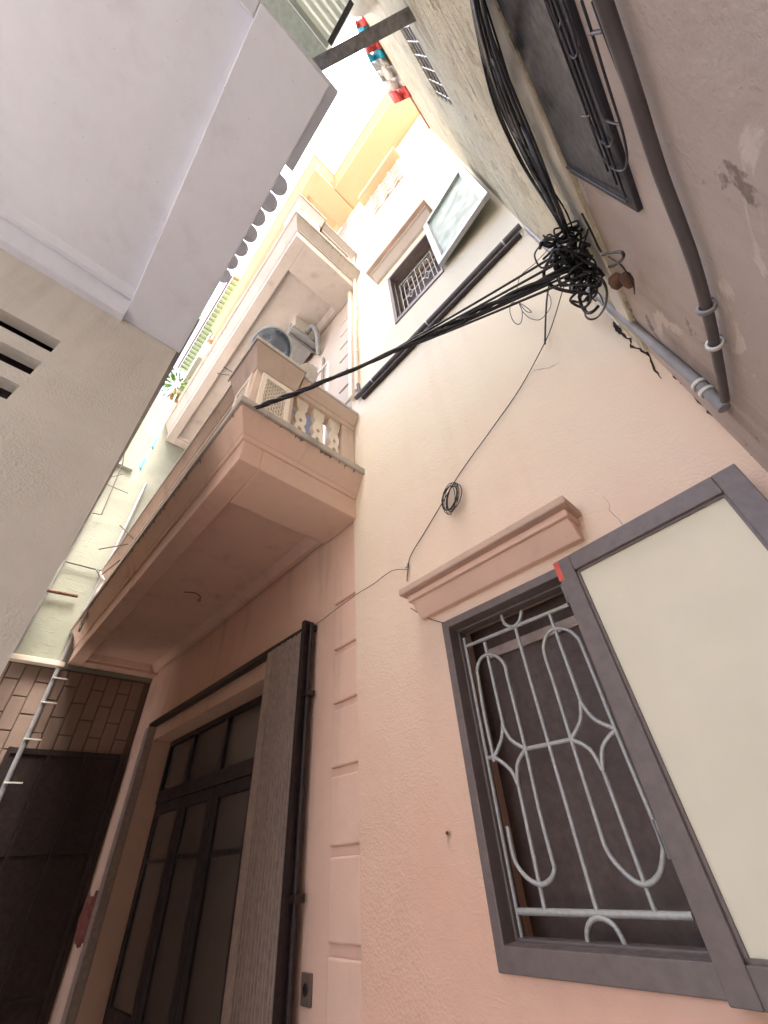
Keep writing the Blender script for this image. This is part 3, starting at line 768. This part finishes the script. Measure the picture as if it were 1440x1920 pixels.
mc = thing('service_cable', onX(480, 765, -1.54), 'thick black twisted cable strung from the wall knot to the lower balcony corner', 'cables')
A_, B_ = KN + Vector((-.01, 0, -.02)), onX(481, 764, -1.53)
def along(t_): p = A_.lerp(B_, t_); p.z -= .10 * 4 * t_ * (1 - t_) * .5; return p
for ph, rr, nm in ((0, .0085, 'cable'), (2.1, .007, 'cable'), (4.2, .005, 'cable')):
    pts = []
    for i in range(41):
        t_ = i / 40; p = along(t_); amp = .008 * (1 + .5 * math.sin(9 * t_)); p = p + Vector((math.sin(ph + t_ * 26) * amp * .3, math.sin(ph + t_ * 26) * amp, math.cos(ph + t_ * 26) * amp))
        pts.append(p)
    MB().tube(pts, rr, 8).build(nm, 'cable', mc)
for dz, dy in ((.06, -.04), (.04, .05), (-.05, .02), (-.02, -.05)):
    pts = [A_ + Vector((0, dy, dz))] + [along(t_) + Vector((0, dy * (1 - t_ / .5), dz * (1 - t_ / .5))) for t_ in (.12, .25, .38)] + [along(.46)]
    MB().tube(pts, .0045, 6, 5).build('cable', 'cable', mc)

tw = thing('thin_wire', onY(850, 905, D), 'thin brown wire coiled on the peach wall above the window hood', 'wire')
Yw = D - .012
wp = [onW(1062, 520, .06), onY(1035, 610, D - .06), onY(1015, 655, D - .04), onY(975, 728, Yw), onY(925, 800, Yw), onY(880, 862, Yw), onY(853, 902, Yw), onY(828, 945, Yw), onY(795, 1000, Yw), onY(770, 1042, Yw), onY(765, 1068, Yw), onY(763, 1090, Yw)]
MB().tube(wp, .0025, 6, 5).build('wire', 'cable', tw)
for i in range(8):
    P = []; c = onY(846 + rnd.uniform(-5, 5), 932 + rnd.uniform(-4, 5), D - .02 - .006 * i)
    rx_, rz_ = rnd.uniform(.03, .062), rnd.uniform(.07, .092); tl = rnd.uniform(-.5, -.2)
    for q in range(14):
        a = q / 14 * 6.283; x_, z_2 = math.cos(a) * rx_, math.sin(a) * rz_
        P.append(c + Vector((x_ * math.cos(tl) - z_2 * math.sin(tl), rnd.uniform(-.003, .003), x_ * math.sin(tl) + z_2 * math.cos(tl))))
    MB().tube(P, .0022, 6, 0, True).build('wire_coil', 'cable', tw)
MB().tube([onY(765, 1068, Yw), onY(735, 1070, Yw), onY(700, 1095, Yw), onY(672, 1112, Yw), onY(640, 1135, D - .04), onY(600, 1165, D - .012), onY(560, 1192, D - .0)], .0018, 6, 4).build('wire', 'cable', tw)
MB().tube([onY(770, 1140, 1.37), onY(800, 1158, 1.385), onY(832, 1168, 1.385)], .002, 6, 4).build('wire', 'cable', tw)
MB().box(-1.228, -1.212, D - .02, D, 1.165, 1.185).build('wire_clip', 'pvc_white', tw)
nl = MB().tube([onY(838, 1562, D + .005), onY(838, 1562, D - .02)], .006, 6).build('wall_nail', 'rust'); tag(nl, 'small rusty nail in the peach wall left of the barred window', 'nail')

# ================================================================== left building with the overhang
L = 1.8; H = 2.60; YB = -1.75
lb = thing('overhang_house', (-3.5, -2.5, GZ), 'grey plastered house on the left with slotted vent and overhead soffit', 'house')
slots = [(-1.6, -.453, 2.020, 2.133), (-1.6, -.453, 1.812, 1.926), (-1.6, -.453, 1.611, 1.724)]
MB().plate('x', -L, -.07, YB, .012, GZ, H + .02, slots).build('side_wall', 'grey_plaster', lb)
MB().box(-L - .30, -L - .26, YB + .02, -.34, 1.4, H + .163).build('vent_dark_back', 'rail_dark', lb)  # dark sheet added behind the slots so the void looks unlit
MB().box(-L - .259, -L - .071, -.44, -.10, GZ, H + .02).build('corner_pier', 'grey_plaster', lb)
MB().box(-L - .259, -L - .071, YB + .02, -.441, 1.35, 1.45).build('vent_dark_floor', 'rail_dark', lb)  # dark closers from here added to keep light out of the slots
MB().box(-L - .259, -L - .071, YB + .02, YB + .08, 1.451, H + .02).build('vent_dark_end', 'rail_dark', lb)
MB().box(-L - .259, -L - .002, YB + .02, -.10, H + .022, H + .163).build('vent_dark_top', 'rail_dark', lb)
MB().box(-5.2, -L - .261, -.33, -.10, GZ, H + .02).build('alley_wall', 'grey_plaster', lb)
so_ = MB()
xe = -.150; ye = .030
so_.box(-L, xe, ye - .34, ye, H, H + .16)                 # front edge beam
so_.box(xe - .06, xe, YB, ye - .34, H, H + .16)           # end edge beam
so_.box(-L, xe - .06, YB, ye - .34, H + .05, H + .161)    # recessed panel
so_ = so_.build('soffit', 'grey_soffit', lb, bevel=.006)
mo = MB(); mo.frus(-L + .0, -L + .05, YB, ye - .34, H - .03, -L + .0, -L + .13, YB, ye - .34, H + .05); mo.frus(-L + .13, -L + .16, YB, ye - .34, H + .03, -L + .13, -L + .2, YB, ye - .34, H + .05); mo.build('soffit_moulding', 'grey_soffit', lb)
MB().box(-.545, xe - .005, ye - .2, ye + .046, H + .17, H + .30).build('slab_edge', 'grey_soffit', lb)
MB().box(-5.2, -.42, YB, -.12, H + .165, 3.3).build('low_parapet', 'grey_plaster', lb)  # unseen parapet block, kept low to let more sky light into the alley
tl = None
for i in range(7):
    xt = -.655 - i * .103; zt = H + .20
    if tl is None:
        prof = [(-.047, -.5), (-.047, 0)] + [(-.047 * math.cos(math.pi * q / 8), .047 * math.sin(math.pi * q / 8)) for q in range(1, 8)] + [(.047, 0), (.047, -.5)]
        tl = MB().prism([(xt + a_, ye + .024 + b_, zt + .03 - 4 * (a_ ** 2)) for a_, b_ in prof], (0, 0, .014)).build('roof_tile', 'grey_soffit', lb, (xt, ye, zt))
    else: clone(tl, (xt, ye + random.uniform(-.012, .006) - .003 * i, zt), lb)
MB().box(-5.2, -1.6, -.5, ye + .012, H + .175, H + .235).build('eave_slab', 'roof_sheet', lb)

# steel beam and metal canopy between the overhang and the right wall
bmA, bmB = onZ(588, 125, 3.05), onW(780, 22, 0)
bmB.z = 3.05
st = MB()
d_ = (bmB - bmA).normalized(); 
st.bar(bmA - d_ * .02, bmB + d_ * .03, .055, .008); 
st = st.build('steel_beam', 'steel'); tag(st, 'dark steel beam spanning from the overhang to the right wall', 'beam')
fl = MB().bar(bmA - d_ * .02 + Vector((0, 0, .03)), bmB + d_ * .03 + Vector((0, 0, .03)), .006, .05); fl.build('beam_web', 'steel', st)
fl = MB().bar(bmA - d_ * .02 + Vector((0, 0, .06)), bmB + d_ * .03 + Vector((0, 0, .06)), .055, .008); fl.build('beam_flange', 'steel', st)
ca = thing('metal_canopy', (.0, -1.6, 3.3), 'pale ribbed metal canopy with dark rafters over the passage', 'canopy')
CZ = 3.55
MB().box(-.195, -.105, -1.7, -.03, CZ - .05, CZ + .03).build('edge_beam', 'green_paint', ca)
MB().box(-.10, -.075, -1.7, -.06, CZ - .02, CZ + .03).build('edge_angle', 'zinc', ca)
for y in (-.06, -.30, -.56, -.95, -1.5): MB().box(-.075, .13, y - .014, y + .014, CZ + .0, CZ + .035).build('rafter', 'rafter', ca)
for i in range(6):
    x = -.075 + .036 * i
    MB().frus(x, x + .022, -1.7, -.05, CZ + .04, x + .005, x + .017, -1.7, -.05, CZ + .052).build('roof_rib', 'clear_sheet', ca)
MB().box(-.19, .15, -1.7, -.04, CZ + .053, CZ + .056).build('roof_sheet', 'clear_sheet', ca)
MB().box(.12, .155, -1.7, -.10, CZ - .02, CZ + .04).build('edge_rail', 'rafter', ca)

# striped tarpaulin and white bundle at the top of the right wall
tz = RT - .1
ta = thing('striped_tarpaulin', onZ(705, 80, tz), 'crumpled red white and blue tarpaulin hanging over the right wall top', 'tarpaulin')
cen = [(688, 30), (692, 45), (697, 58), (703, 74), (710, 92), (717, 108), (728, 125), (740, 145), (750, 165), (763, 185)]
cols = ['tarp_red', 'tarp_blue', 'tarp_white', 'tarp_red', 'tarp_blue', 'tarp_white', 'tarp_white', 'tarp_white', 'tarp_red']
for i in range(9):
    (u0, v0), (u1, v1) = cen[i], cen[i + 1]; vs = []; fs = []
    for a in range(2):
        u, v = (u0, v0) if a == 0 else (u1, v1)
        for b_ in range(7):
            s_ = (b_ / 6 - .62) * 40
            p = onZ(u + s_ * .92, v - s_ * .4, tz - .08 + .14 * math.sin(b_ * 1.9 + i) - .04 * a)
            vs.append(p)
    for b_ in range(6): fs.append((b_, b_ + 1, 8 + b_, 7 + b_))
    o = MB().add(vs, fs, True).build('stripe', cols[i], ta); s_m = o.modifiers.new('s', 'SOLIDIFY'); s_m.thickness = .006
wb = thing('white_bundle', onZ(715, 15, 4.6), 'white plastic sheeting bundled above the steel beam', 'bundle')
for i, pp_ in enumerate(([(655, 5), (690, 8), (720, 18), (745, 22), (770, 8), (800, -10)], [(660, -10), (700, -6), (735, 5), (765, -8)], [(680, -20), (720, -14), (755, -22)])):
    MB().tube([onZ(u, v, 4.6 + .05 * i) for u, v in pp_], lambda t_: .05 + .018 * math.sin(t_ * 17), 10, 5).build('roll', 'tarp_white', wb)

# ================================================================== end of the alley
EX = -5.55
ew = thing('alley_end_wall', (EX - .1, .4, GZ), 'pale plastered wall closing the alley with bare blockwork below', 'wall')
MB().plate('x', EX, -.2, -.9, D + .02, 1.75, 6.6, []).build('plaster', 'pale_end', ew)
MB().plate('x', EX - .018, -.18, -.9, D + .02, GZ, 1.748, []).build('mortar_bed', 'mortar', ew)
MB().box(EX, EX + .09, -.35, .50, 1.735, 1.79).build('string_course', 'ornament_white', ew, bevel=.006)
bp = {}
bwid, bh = .1285, .305
c = 0; y = -.32
while y < D - .05:
    zt = 1.732; frst = True; zz = zt - (bh * .5 if c % 2 else bh)
    lo = .98 if y > .33 else GZ + .2
    hgt = (bh * .5 if c % 2 else bh)
    while zt - hgt > lo - .25:
        key = round(hgt, 3); org = (EX, y + bwid / 2, zt - hgt)
        if key not in bp:
            bp[key] = MB().box(EX - .03, EX + .002, y + .004, y + bwid - .004, zt - hgt + .005, zt - .004).build('block', 'block', ew, org, bevel=.006)
        else:
            o = clone(bp[key], org, ew); o.location.x += random.uniform(-.004, .004)
        zt -= hgt; hgt = bh
    y += bwid; c += 1
MB().tube([onX(123, 1053, EX + .05), onX(200, 1073, EX + .05)], .010, 6).build('wall_bar', 'rail_dark', ew)
MB().tube([onX(62, 1102, EX + .06), onX(146, 1118, EX + .06)], .02, 8).build('wall_bar', 'rust', ew)
MB().box(EX, EX + .06, .03, .26, 4.66, 4.72).build('string_course', 'pale_end', ew)
dg = thing('alley_gate', (EX + .03, .85, GZ), 'dark steel gate beneath the blockwork at the end of the alley', 'gate')
MB().box(EX + .005, EX + .03, .36, D - .02, GZ, .985).build('gate_sheet', 'rail_dark', dg)
for y in (.38, .7, 1.02, 1.34): MB().box(EX + .03, EX + .05, y - .015, y + .015, GZ, .985).build('stile', 'rail_dark', dg)
for z in (.95, .2, -.7): MB().box(EX + .03, EX + .046, .395, D - .075, z - .015, z + .015).build('rail', 'rail_dark', dg)
ep = thing('downpipe', (EX + .05, .40, GZ), 'pale downpipe with short brackets on the alley end wall', 'pipe')
MB().tube([(EX + .06, .46, GZ + .6), (EX + .06, .46, 2.5), (EX + .06, .475, 2.6), (EX + .06, .50, 4.5)], .022, 10).build('pipe', 'pvc_grey', ep)
for z in (.7, 1.05, 1.38, 1.62): MB().bar((EX + .09, .44, z), (EX + .09, .58, z), .012, .012).build('bracket', 'pvc_white', ep)
bd = MB().tube([(EX + .05, .035, 1.80), (EX + .05, .035, 6.55)], .022, 10).build('downpipe', 'pvc_grey')  # tube added in place of the lit wall edge
tag(bd, 'long pale grey tube standing in for the lit left edge of the bright end wall', 'pipe')
an = thing('wall_aerial', onX(225, 900, EX + .1), 'thin dark aerial rod fixed to the bright end wall', 'aerial')
MB().tube([onX(240, 795, EX + .08), onX(230, 870, EX + .08), onX(190, 965, EX + .08), onX(173, 962, EX + .08)], .007, 6).build('rod', 'rail_dark', an)
MB().tube([onX(200, 908, EX + .08), onX(240, 925, EX + .08)], .006, 6).build('rod', 'rail_dark', an)
MB().tube([onX(205, 895, EX + .08), onX(235, 888, EX + .08)], .006, 6).build('rod', 'rail_dark', an)
hs = MB(); P0 = [(190, 1072), (198, 1090), (180, 1130), (160, 1165), (150, 1185)]; vs = []; fs = []
for i, (u, v) in enumerate(P0):
    for k_, s_ in enumerate((0, 7 + 3 * math.sin(i), 12 - 2 * i)):
        vs.append(onX(u - s_ * .9, v - s_ * .35, -4.9 + .05 * math.sin(i * 2 + k_)))
for i in range(4):
    for k_ in range(2): fs.append((i * 3 + k_, i * 3 + k_ + 1, i * 3 + k_ + 4, i * 3 + k_ + 3))
hs = hs.add(vs, fs, True).build('plastic_sheet', 'tarp_white'); sm_ = hs.modifiers.new('s', 'SOLIDIFY'); sm_.thickness = .004
tag(hs, 'scrap of white plastic sheet hanging under the far end of the balcony', 'sheet')

# neighbour beyond the end wall: rooftop terrace with awning, railing, plant
nb = thing('terrace_house', (-8.2, 2.0, GZ), 'pale green house beyond the end wall with railed terrace', 'house')
MB().box(-11, EX - .21, .56, 5, GZ, 8.3).build('wall', 'pale_end', nb)
ts = MB().box(-10.5, EX - .0, .42, 5, 8.3, 8.45).build('terrace_slab', 'pale_end', nb)
for i in range(18): MB().tube([(-10.3 + i * .27, .45, 8.45), (-10.3 + i * .27, .45, 9.3)], .014, 6).build('railing_bar', 'pvc_white', nb)
for z in (8.8, 9.3): MB().tube([(-10.4, .45, z), (EX + .05, .45, z)], .02, 6).build('railing_rail', 'pvc_white', nb)
aw = thing('striped_awning', (-6.0, .6, 9.6), 'pale green ribbed awning with red frame above the far terrace', 'awning')
za = 10.6
Q = lambda u, v: onZ(u, v, za)
aq = [(438, 518), (462, 532), (352, 700), (336, 690)]
p4 = [Q(*p) for p in aq]
MB().hexa([p4[0], p4[1], p4[2], p4[3]], (0, 0, .03)).build('awning_sheet', 'tin_green', aw)
for i in range(22):
    t_ = (i + .5) / 22; a = p4[0].lerp(p4[3], t_); b2 = p4[1].lerp(p4[2], t_)
    MB().bar(a + Vector((0, 0, -.02)), b2 + Vector((0, 0, -.02)), .05, .03).build('awning_rib', 'tin_green', aw)
MB().bar(p4[0], p4[1], .05, .05).build('awning_frame', 'brick_red', aw); MB().bar(p4[0] + Vector((0, -.03, -.03)), p4[3] + Vector((0, -.03, -.03)), .035, .035).build('awning_frame', 'rust', aw)
pl = thing('potted_plant', onX(330, 722, EX - .05), 'bright green leafy plant on top of the end wall', 'plant')
pc = onX(330, 722, EX - .05)
MB().lathe([(0, 0), (.09, 0), (.12, .16), (.10, .16), (.08, .05)], pc + Vector((-.30, .1, -.05)), (0, 0, 1), 14).build('pot', 'brick_red', pl)
lv = MB(); rl = random.Random(5)
for i in range(110):
    d2 = Vector((rl.uniform(-1, 1), rl.uniform(-1, 1), rl.uniform(-.4, 1))).normalized(); b0 = pc + d2 * rl.uniform(.05, .26); tip = b0 + d2 * .12 + Vector((0, 0, -.05)); sd = d2.orthogonal().normalized() * .022
    lv.add([b0, b0.lerp(tip, .5) + sd, tip, b0.lerp(tip, .5) - sd], [(0, 1, 2), (0, 2, 3)])
lv = lv.build('foliage', 'leaf', pl); lv['kind'] = 'stuff'
ol = MB().lathe([(0, -.06), (.05, -.045), (.07, 0), (.05, .05), (0, .06)], onZ(396, 641, 9.2), (0, 0, 1), 12).build('orange_lantern', 'orange'); tag(ol, 'small orange round lantern below the far awning', 'lantern')
cl = thing('clothes_line', onX(280, 850, -4.6), 'clothes line with two cyan pegged rags beside the end wall', 'clothes line')
MB().tube([onX(330, 740, -4.6), onX(290, 832, -4.6), onX(250, 900, -4.6)], .012, 6).build('line', 'pvc_white', cl)
for u, v in ((291, 832), (268, 871)):
    a = onX(u + 4, v - 10, -4.58); b2 = onX(u - 5, v + 8, -4.58); MB().bar(a, b2, .05, .03).build('rag', 'cyan', cl)

# ---------------------------------------------------------------- things on the lower balcony
bs = thing('metal_basin', onX(508, 652, -1.80), 'large grey-blue metal basin leaning on the lower balcony corner post', 'basin')
bc = onX(508, 655, -1.74)
ax = Vector((.35, -.55, -.62)).normalized()
MB().lathe([(.0, .10), (.10, .098), (.15, .06), (.175, 0), (.185, -.004), (.185, .004), (.16, .07), (.105, .108), (0, .11)], bc, -ax, 28).build('bowl', 'basin_metal', bs)
MB().lathe([(.175, -.006), (.19, -.006), (.19, .006), (.175, .006), (.175, -.006)], bc, -ax, 28).build('rim', 'grille_paint', bs)
bo = MB().lathe([(0, .05), (.05, .045), (.08, .0), (.086, -.003), (.086, .003), (.055, .055), (0, .06)], onX(577, 700, -1.66), Vector((-.5, .4, .7)), 22).build('ceramic_bowl', 'bowl_white')
tag(bo, 'small white bowl propped on the balcony rail beside the basin', 'bowl')
ap = onY(560, 632, 1.18)
ac = thing('outdoor_unit', (ap.x, 1.2, ap.z - .35), 'pale air conditioner outdoor unit on a bracket under the upper balcony', 'air conditioner')
cs = MB().box(ap.x - .30, ap.x + .16, 1.02, 1.33, ap.z - .26, ap.z + .24).build('casing', 'appliance', ac, bevel=.015)
MB().lathe([(0, .004), (.05, .006), (.055, .012), (.15, .012), (.16, .0)], (ap.x - .07, 1.018, ap.z), (0, -1, 0), 24).build('fan_guard', 'pvc_grey', cs)
MB().box(ap.x - .36, ap.x + .22, .98, 1.36, ap.z - .32, ap.z - .275).build('tray', 'pvc_grey', ac, bevel=.006)
for dx in (-.25, .12): MB().bar((ap.x + dx, .99, ap.z - .34), (ap.x + dx, D + .02, ap.z - .34), .03, .035).build('bracket', 'steel', ac)
MB().tube([(ap.x + .165, 1.2, ap.z - .12), (ap.x + .27, 1.22, ap.z - .08), (ap.x + .31, 1.27, ap.z - .22), (ap.x + .26, 1.34, ap.z - .42), (ap.x + .2, D, ap.z - .5)], .035, 10, 5).build('hose', 'pvc_grey', ac)
sk = thing('wire_sticks', onX(440, 700, -1.95), 'bare dark wire ends poking out from the balcony corner', 'wires')
for a, b2 in (((452, 706), (408, 700)), ((440, 700), (420, 688)), ((432, 706), (428, 716))):
    MB().tube([onX(*a, -1.97), onX(*b2, -2.0)], .004, 6).build('wire_end', 'cable', sk)
for (a, b2), where in ((((185, 1030), (240, 1020)), 'middle'), (((225, 985), (250, 1010)), 'topmost'), (((190, 1078), (225, 1050)), 'lowest')):
    o = MB().tube([onX(*a, -4.3), onX(*b2, -4.2)], .006, 6).build('dry_stick', 'rust'); tag(o, where + ' of the thin dry sticks poking out below the far balcony edge', 'stick', 'sticks under the far end of the balcony')
rc = thing('red_cloth', (-5.2, D - .06, -.3), 'dull red cloth hanging by the far jamb of the entrance', 'cloth')
vs = []; fs = []
for i in range(7):
    for j in range(6):
        vs.append((-5.24 + i * .05, D - .04 - .03 * math.sin(i * 1.7 + j * .6), -.10 - j * .06 - .02 * math.sin(i)))
for i in range(6):
    for j in range(5): fs.append((i * 6 + j, i * 6 + j + 1, i * 6 + j + 7, i * 6 + j + 6))
o = MB().add(vs, fs, True).build('fabric', 'red_cloth', rc); s2_ = o.modifiers.new('s', 'SOLIDIFY'); s2_.thickness = .005

hk = thing('ceiling_hook', onZ(362, 1118, 1.875), 'small bent wire hook in the lower balcony soffit', 'hook')
MB().tube([onZ(372, 1126, 1.874), onZ(376, 1120, 1.83), onZ(366, 1112, 1.81), onZ(345, 1110, 1.80)], .004, 6, 5).build('wire_hook', 'rust', hk)
MB().lathe([(0, 0), (.018, 0), (.022, .012), (.022, .014)], onZ(372, 1126, 1.875) - Vector((0, 0, .013)), (0, 0, 1), 12).build('hook_plate', 'peach_dirty', hk)
